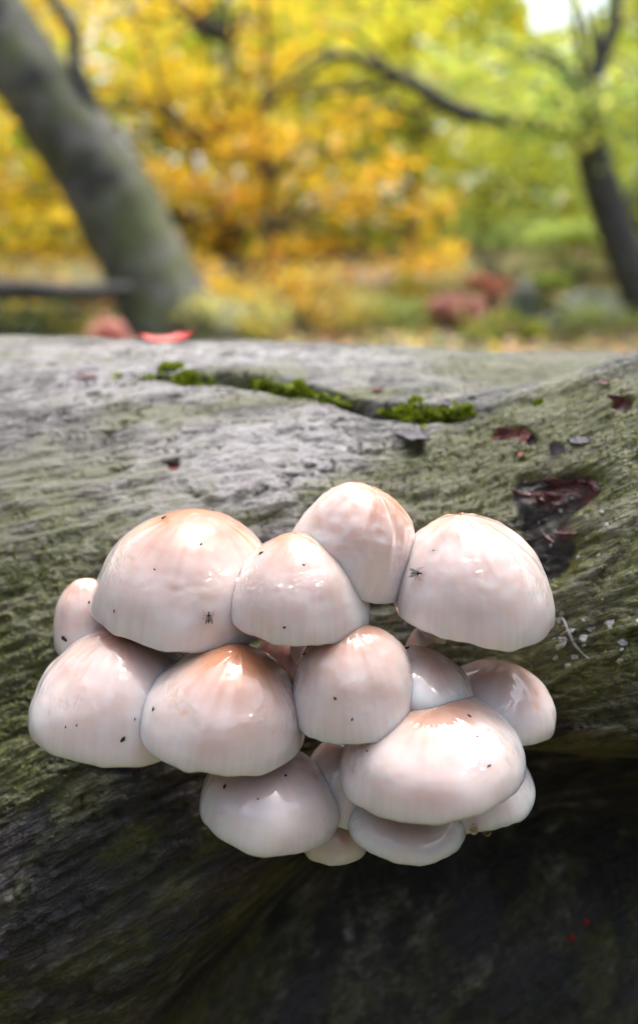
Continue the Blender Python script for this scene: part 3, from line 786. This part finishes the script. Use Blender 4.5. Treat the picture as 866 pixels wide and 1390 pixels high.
def boulder(label, px, py, d, sx, sy, sz, seed):
    b = P(px, py, d); b.z = min(float(terrain(b.x, b.y)), b.z)
    n, m = 28, 36
    u = np.linspace(0, math.pi, n)[:, None]; w = np.linspace(0, 2 * math.pi, m, endpoint=False)[None]
    x, y, z = np.sin(u) * np.cos(w), np.sin(u) * np.sin(w), np.cos(u) + 0 * w
    k_ = 1 + .28 * fbm(x * 1.4 + seed, y * 1.4, z * 1.4, seed, 4)
    v = np.stack([x * k_ * sx, y * k_ * sy, z * k_ * sz], -1).reshape(-1, 3) + np.array([0, 0, sz * .6])
    o = link('boulder', np_mesh('boulder', v, grid_faces(n, m)[:, ::-1], False), M_ROCK); o.location = b
    tag(o, label, 'boulder')
boulder('tall narrow grey boulder on the slope right of centre', 708, 455, 9.2, .17, .17, .34, 3)
boulder('broad low grey boulder below the dark curving trunk', 800, 445, 9.8, .52, .3, .24, 8)
boulder('pale boulder beside the broad low one at the back of the log', 745, 465, 8.6, .22, .2, .16, 12)
# fallen branch far left
k = 7.2 / FPX
fb = MB().tube([P(-120, 402, 7.0), P(20, 393, 7.2), P(90, 398, 7.3), P(175, 392, 7.6)], [17 * k, 15 * k, 13 * k, 10 * k], 14, 8, .15, 4, 5)
tag(link('fallen_branch', fb.mesh('fallen_branch'), M_DARK), 'dark fallen branch lying level at the left behind the leaning trunk', 'branch')
# litter
n = 14000
ly = RNG.uniform(1.5, 22, n); lxr = (RNG.uniform(-1, 1, n)) * (.5 + ly * .42)
v, t, cc = leaf_cloud(np.stack([lxr, ly, terrain(lxr, ly) + .02], -1), .075, YEL[:3] + ORG[2:3] + PNK + GRN + [(.25, .12, .05)] * 3, .3, .3, 0)
lm = np_mesh('leaf_litter', v, t, False); colour_mesh(lm, cc)
tag(link('leaf_litter', lm, M_LITTER), 'scattered autumn leaves on the forest floor', 'leaf litter', kind='stuff')
# distant wood and unseen shading wood all round the glade; open above
def wood(name, label, az0, az1, d0, d1, e0, e1, n, size, cols, gap=None):
    az = RNG.uniform(R(az0), R(az1), n); el = R(e0) + (R(e1) - R(e0)) * RNG.uniform(0, 1, n) ** .9; d = RNG.uniform(d0, d1, n)
    x, y = np.sin(az) * d, np.cos(az) * d; z = CAM_Z + np.tan(el) * d
    cl = fbm(x * .35, y * .35, z * .5, 77, 3)
    keep = (cl > -.22) & (z > terrain(x, y))
    if gap:
        ga_ = np.degrees(az); ge_ = np.degrees(el); wob = fbm(ga_ * .35, ge_ * .35, 0 * ga_, 31, 3)
        keep &= ~((((ga_ - gap[0]) / gap[1]) ** 2 + ((ge_ - gap[2]) / gap[3]) ** 2 + .9 * wob) < 1)
    c = np.stack([x, y, z], -1)[keep]
    v, t, cc = leaf_cloud(c, size, cols, .35, .7)
    tone = np.repeat(np.clip(1 + .9 * fbm(c[:, 0] * .5, c[:, 1] * .5, c[:, 2] * .7, 78, 2), .4, 1.8), 4)[:, None]
    wm = np_mesh(name, v, t, False); colour_mesh(wm, np.clip(cc * tone, 0, .9))
    tag(link(name, wm, M_LEAF), label, 'woodland', kind='stuff')
wood('distant_woodland', 'far mass of green and golden woodland closing the view', -34, 34, 22, 38, -4, 20, 60000, .46, GRN + OLV + YEL[:2], gap=(13.9, 3.6, 15.0, 3.4))
for a0, a1 in ((-80, -34), (34, 80)):
    wood('distant_woodland', 'far woodland beyond the %s edge of the glade' % ('left' if a0 < 0 else 'right'), a0, a1, 20, 36, -5, 24, 22000, .62, GRN + OLV + YEL[:2])
wood('unseen_woodland', 'unseen dense dark woodland added on the near side to shade the log', 62, 298, 3.2, 7, -6, 34, 26000, .22, DGR)  # out of view, added behind the camera to darken the log front

# ------------------------------------------------------------------ moss, lichen, flakes and scraps on the log
MOSSC = [(.22, .30, .015), (.30, .38, .02), (.14, .20, .01), (.36, .40, .04)]
def moss_cushion(label, px, py, w, h, n=520):
    hit = on_log(px, py)
    if not hit: return
    p, nr = hit; sc = (p - CAMP).length / FPX
    a = RNG.uniform(0, 2 * math.pi, n); q = np.sqrt(RNG.uniform(0, 1, n))
    x = np.cos(a) * q * w * .5 * sc; y = np.sin(a) * q * w * .35 * sc
    rag = 1 + .55 * fbm(np.cos(a) * 1.6, np.sin(a) * 1.6, 0 * a, int(px) + 3, 3)
    x = x * rag * 1.15; y = y * rag
    z = h * sc * np.sqrt(np.clip(1 - q * q, 0, 1)) * np.clip(.75 + 1.1 * fbm(x * 170, y * 170, 0 * x, int(px), 2), .15, 1.6)
    c = np.stack([x, y, z], -1)
    v, t, cc = leaf_cloud(c, .0028, MOSSC, .3, .9, -.9)
    # solid heart under the blades
    nu, nv = 8, 20; uu = np.linspace(0, 1, nu)[:, None]; vv = np.linspace(0, 2 * math.pi, nv, endpoint=False)[None]
    hx = uu * np.cos(vv) * w * .36 * sc; hy = uu * np.sin(vv) * w * .25 * sc; hz = h * sc * .45 * np.sqrt(1 - uu ** 2 * .98) + 0 * vv - .001
    hv = np.stack([hx, hy, hz], -1).reshape(-1, 3)
    mb = MB().add(v, None, t).add(hv, grid_faces(nu, nv))
    m_ = mb.mesh('moss_cushion', False); colour_mesh(m_, np.vstack([cc, np.full((len(hv), 3), .0) + np.array([.05, .08, .01])]))
    o = link('moss_cushion', m_, M_MOSS); o.matrix_world = frame_at(p - nr * .001, Vector((0, 0, 1)).lerp(nr, .5).normalized())
    tag(o, label, 'moss', 'bright moss cushions along the furrow of the log')
for a in [('bright moss cushion at the right end of the furrow', 560, 556, 54, 4), ('yellow green moss tuft just right of the furrow end', 600, 558, 50, 4), ('small moss tuft at the furrow tip nearest the collar', 634, 556, 26, 5),
          ('moss tuft in the middle of the furrow', 410, 527, 42, 4), ('moss cushion left of the furrow middle', 362, 519, 40, 4), ('small moss tuft at the left part of the furrow', 258, 514, 36, 6),
          ('moss tuft on the log top above the furrow', 232, 497, 30, 5), ('small moss tuft high on the collar at right', 732, 545, 18, 4)]:
    moss_cushion(*a)
# ragged mat of moss that follows the crack
mc, mk = [], np.random.default_rng(5)
line = CRACK[1:-1]
for q in range(3600):
    t_ = mk.uniform(0, 1) ** .75 * (len(line) - 1.001); i_ = int(t_); f_ = t_ - i_
    if vnoise(t_ * 2.9, 0, 0, 8) < -.02 or (t_ < 3 and mk.uniform() < .6): continue
    wd = 1.6 + 4 * float(vnoise(t_ * 3.1, 1, 0, 9)) + 3 * ss(6, 8, t_)
    h = on_log(line[i_][0] * (1 - f_) + line[i_ + 1][0] * f_ + mk.normal(0, 3), line[i_][1] * (1 - f_) + line[i_ + 1][1] * f_ + mk.normal(0, max(wd, 1.5)))
    if h: mc.append(h[0] + h[1] * mk.uniform(0, .003))
mc = np.array([list(p) for p in mc])
v, t, cc = leaf_cloud(mc, .0030, MOSSC + [(.09, .13, .01), (.06, .09, .01)], .35, 1.0, -.7)
mm_ = np_mesh('moss_mat', v, t, False); colour_mesh(mm_, cc)
tag(link('moss_mat', mm_, M_MOSS), 'thin ragged strip of green moss along the crack across the log', 'moss', kind='stuff')
# fine moss over the green stretches
vis = (np.abs(lx) < .19) & (lp > -8) & (lp < 82) & (moss + .5 * fbm(ga * 40, gc * 60, 0 * ga, 91, 3) > .72)
ii = np.flatnonzero(vis.ravel()); ii = RNG.choice(ii, min(6000, len(ii)), False)
mc = lv[ii] + RNG.normal(0, .0005, (len(ii), 3))
v, t, cc = leaf_cloud(mc, .0014, [(.09, .10, .010), (.13, .14, .014), (.06, .075, .008), (.16, .17, .02)], .35, 1.2, -.5)
mm_ = np_mesh('moss_film', v, t, False); colour_mesh(mm_, cc)
o = part_of('moss_film', mm_, M_MOSS, log); o['kind'] = 'stuff'

def blob_mesh(name, sx, sy, sz, seed, rough=.35, n=9, m=14, bottom=.25):
    u = np.linspace(0.02, math.pi - .02, n)[:, None]; w = np.linspace(0, 2 * math.pi, m, endpoint=False)[None]
    x, y, z = np.sin(u) * np.cos(w), np.sin(u) * np.sin(w), np.cos(u) + 0 * w
    k_ = 1 + rough * fbm(x * 1.7 + seed * 3.1, y * 1.7, z * 1.7, seed, 3)
    z = np.where(z < 0, z * bottom, z)
    v = np.stack([x * k_ * sx, y * k_ * sy, z * k_ * sz], -1).reshape(-1, 3)
    top = np.arange(m)[None, ::-1]
    return np_mesh(name, v, grid_faces(n, m)[:, ::-1])
lrng = np.random.default_rng(11)
for q in range(34):
    if q < 24: px, py, w = lrng.uniform(752, 866), lrng.uniform(832, 905), lrng.uniform(5, 13)
    else: px, py, w = lrng.uniform(690, 860), lrng.uniform(560, 800), lrng.uniform(3, 7)
    h = on_log(px, py)
    if not h: continue
    s = (h[0] - CAMP).length / FPX * w * .5
    o = part_of('lichen_spot', blob_mesh('lichen_spot', s, s * lrng.uniform(.6, 1), s * .16, q + 1, .7), M_LICH, log)
    o.matrix_world = frame_at(h[0], h[1], lrng.uniform(0, 6))
    o.matrix_parent_inverse = Matrix.Identity(4); o.matrix_local = Matrix.Translation(-Vector(log.location)) @ frame_at(h[0], h[1], lrng.uniform(0, 6))
# pale forked fungus thread
pts = [on_log(*p)[0] + on_log(*p)[1] * .0002 for p in [(764, 838), (772, 858), (780, 874), (790, 886), (800, 895)]]
part_of('pale_thread', MB().tube(pts, [.0004, .0006, .0005, .0004, .0002], 8, 5, .6, 3, 500).mesh('pale_thread'), M_LICH, log)
pts = [on_log(*p)[0] + on_log(*p)[1] * .0003 for p in [(750, 868), (760, 863), (770, 856)]]
part_of('pale_thread', MB().tube(pts, [.0002, .0004, .0004], 8, 5, .4, 5, 900).mesh('pale_thread'), M_LICH, log)

def flake(name, px, py, w, h, mat, seed, spin=0, lift=.25, parent=log, th=.0009):
    """thin curled plate with a ragged outline and real thickness"""
    hit = on_log(px, py)
    if not hit: return None
    s = (hit[0] - CAMP).length / FPX
    nr_, na = 6, 26
    q = np.linspace(0, 1, nr_)[:, None]; a = np.linspace(0, 2 * math.pi, na, endpoint=False)[None]
    rag = 1 + .75 * fbm(np.cos(a) * 2.6 + seed, np.sin(a) * 2, 0 * a, seed, 3)
    x = q * rag * np.cos(a) * w * .5 * s; y = q * rag * np.sin(a) * h * .5 * s
    z = lift * (x ** 2 / (w * .5 * s)) + lift * .8 * (y ** 2) / (h * .5 * s) + .0006 * fbm(x * 400, y * 400, 0 * x, seed, 2) + .0006
    top = np.stack([x, y, z + th], -1).reshape(-1, 3); bot = np.stack([x, y, z], -1).reshape(-1, 3)
    f = grid_faces(nr_, na); n_t = len(top); jj = np.arange(na); la = (nr_ - 1) * na
    side = np.stack([la + jj, la + (jj + 1) % na, n_t + la + (jj + 1) % na, n_t + la + jj], -1)
    me_ = np_mesh(name, np.vstack([top, bot]), np.vstack([f, f[:, ::-1] + n_t, side[:, ::-1]]))
    Mw = frame_at(hit[0], hit[1], spin)
    o = link(name, me_, mat, parent)
    if parent: o.matrix_local = Matrix.Translation(-Vector(parent.location)) @ Mw
    else: o.matrix_world = Mw
    return o
for k_, a in enumerate([(560, 592, 64, 26, M_PFLAKE), (690, 586, 40, 12, M_FLAKE), (712, 592, 16, 16, M_FLAKE),
      (708, 618, 16, 8, M_FLAKE), (755, 608, 18, 26, M_PFLAKE), (785, 598, 34, 12, M_PFLAKE), (838, 542, 26, 10, M_FLAKE), (820, 520, 14, 6, M_FLAKE), (240, 630, 12, 6, M_FLAKE), (512, 530, 18, 10, M_FLAKE), (120, 512, 30, 8, M_FLAKE), (606, 548, 20, 9, M_PFLAKE)]):
    flake('bark_flake', *a, k_ + 2, random.uniform(-.3, .3), .07, log, .0005)
for k_ in range(14):
    px, py = (random.gauss(775, 26), random.gauss(668, 10)) if k_ < 11 else (random.gauss(745, 20), random.gauss(735, 26))
    h = on_log(px, py)
    if not h: continue
    s = (h[0] - CAMP).length / FPX
    o = link('rotten_wood_shard', blob_mesh('rotten_wood_shard', s * random.uniform(8, 20), s * random.uniform(2.5, 5), s * 2.5, k_ + 40, .9), M_ROT, log)
    o.matrix_local = Matrix.Translation(-Vector(log.location)) @ frame_at(h[0], h[1], random.uniform(-.5, .5))
o = flake('red_leaf', 230, 463, 62, 26, M_RED, 31, .2, .14, None); tag(o, 'small bright red curled leaf on the back edge of the log', 'leaf')
for px, py, w, lb in [(775, 1275, 8, 'lower of two tiny orange red scraps at the bottom right of the log'), (795, 1254, 6, 'upper of two tiny orange red scraps at the bottom right of the log')]:
    o = flake('red_scrap', px, py, w, w * .8, M_RED, int(px), .4, .5, None)
    if o: tag(o, lb, 'leaf scrap')
h = on_log(176, 1040)
o = flake('bark_flake', 178, 1041, 46, 12, M_FLAKE, 77, .1, .3)

# grit, insects and drops on the caps
CAPNAME = {s[0]: s[-1] for s in CAPS}
SHORT = {'A': 'the largest upper left cap', 'B': 'the rounded cap left of the topmost', 'C': 'the topmost cap', 'D': 'the big upper right cap', 'E': 'the small far left cap', 'F': 'the broad cap at the left edge',
         'G': 'the orange crowned front cap', 'H': 'the middle cap', 'I': 'the small pointed cap', 'J': 'the wide lower right cap', 'K': 'the pale right edge cap', 'L': 'the white dripping cap', 'M': 'the lowest flattened cap', 'N': 'the lowest left cap', 'O': 'the shaded cap', 'P': 'the bottom cap', 'Q': 'the sliver cap'}
SPECKS = [(222, 703, 9), (273, 739, 5), (210, 773, 4), (155, 830, 5), (122, 818, 5), (88, 868, 9), (354, 751, 7), (412, 767, 4), (386, 852, 5), (413, 888, 8), (104, 985, 4), (167, 1004, 8), (183, 977, 4), (89, 987, 4),
          (208, 963, 6), (305, 1068, 7), (388, 1053, 5), (350, 1085, 3), (455, 949, 5), (478, 977, 5), (637, 972, 7), (664, 1040, 7), (498, 1020, 4), (553, 880, 8), (588, 747, 3), (413, 767, 4), (386, 707, 0), (648, 1000, 4)]
done = {}
for i, (px, py, w) in enumerate(SPECKS):
    h = on_cap(px, py) if w else None
    if not h: continue
    s = (h[0] - CAMP).length / FPX * w * .5
    o = link('grit_speck', blob_mesh('grit_speck', s, s * random.uniform(.45, .75), s * .4, i + 5, .7, 7, 9, .6), M_GRIT)
    o.matrix_world = frame_at(h[0], h[1], random.uniform(0, 3))
    done.setdefault(h[2], []).append((px, py, w, o))
for key, lst in done.items():
    for a, (px, py, w, o) in enumerate(sorted(lst, key=lambda q: q[1])):
        word = ['highest', 'second highest', 'third highest', 'fourth highest', 'fifth highest', 'sixth highest', 'seventh highest'][a] + ' ' if len(lst) > 1 else ''
        tag(o, '%sblack speck on %s' % (word, SHORT[key]), 'speck', 'dark specks of grit stuck to the caps')
def fly(px, py, spin, label, L=.0042):
    h = on_cap(px, py)
    if not h: return
    root = empty('gnat', h[0]); root.matrix_world = frame_at(h[0], h[1], spin)
    b = MB(); b.tube([(-.5 * L, 0, .14 * L), (-.2 * L, 0, .18 * L), (.05 * L, 0, .2 * L), (.22 * L, 0, .24 * L), (.33 * L, 0, .2 * L), (.45 * L, 0, .17 * L)], [.03 * L, .08 * L, .075 * L, .12 * L, .06 * L, .08 * L], 10, 4)
    for sg in (-1, 1):
        for a in (-.25, .05, .4):
            b.tube([(.15 * L, sg * .05 * L, .16 * L), (.15 * L + a * .5 * L, sg * .3 * L, .26 * L), (.15 * L + a * L, sg * .5 * L, 0)], [.018 * L, .016 * L, .012 * L], 5, 3)
    link('body', b.mesh('body'), M_GRIT, root)
    for sg in (-1, 1):
        u = np.linspace(0, 1, 9)[:, None]; w = np.array([-1, 1])[None]
        x = .2 * L - u * .75 * L; y = sg * (.06 * L + u * .22 * L) + w * .13 * L * np.sin(u * math.pi * .92 + .1)
        z = .3 * L + 0 * x + 0 * y
        v = np.stack([x + 0 * w, y, z], -1).reshape(-1, 3)
        v2 = np.vstack([v, v - np.array([0, 0, .01 * L])]); f = grid_faces(9, 2, False)
        link('wing', np_mesh('wing', v2, np.vstack([f, f[:, ::-1] + 18])), M_WING, root)
    tag(root, label, 'gnat', 'tiny gnats on the caps')
fly(283, 838, 1.5, 'tiny dark gnat low on the largest upper left cap', .0040)
fly(567, 779, .25, 'tiny dark gnat on the left face of the big upper right cap', .0048)
def drop(px, py, d, rpx, label):
    r = rpx * d / FPX; prof = [(0.02, 1.9), (.30, 1.5), (.55, 1.05), (.85, .5), (1, 0), (.9, -.45), (.62, -.8), (.3, -.96), (.02, -1)]
    w = np.linspace(0, 2 * math.pi, 18, endpoint=False)[None]
    pr = np.array(prof)[:, 0:1] * r; pz = np.array(prof)[:, 1:2] * r
    v = np.stack([pr * np.cos(w), pr * np.sin(w), pz + 0 * w], -1).reshape(-1, 3)
    o = link('water_drop', np_mesh('water_drop', v, grid_faces(9, 18)[:, ::-1]), M_WATER); o.location = P(px, py, d)
    tag(o, label, 'drop', 'water drops hanging from the caps')
drop(71, 1012, .322, 5, 'clear water drop hanging from the left rim of the broad cap')
drop(643, 1128, .312, 6, 'left of two water drops hanging under the white dripping cap')
drop(661, 1130, .314, 6, 'right of two water drops hanging under the white dripping cap')
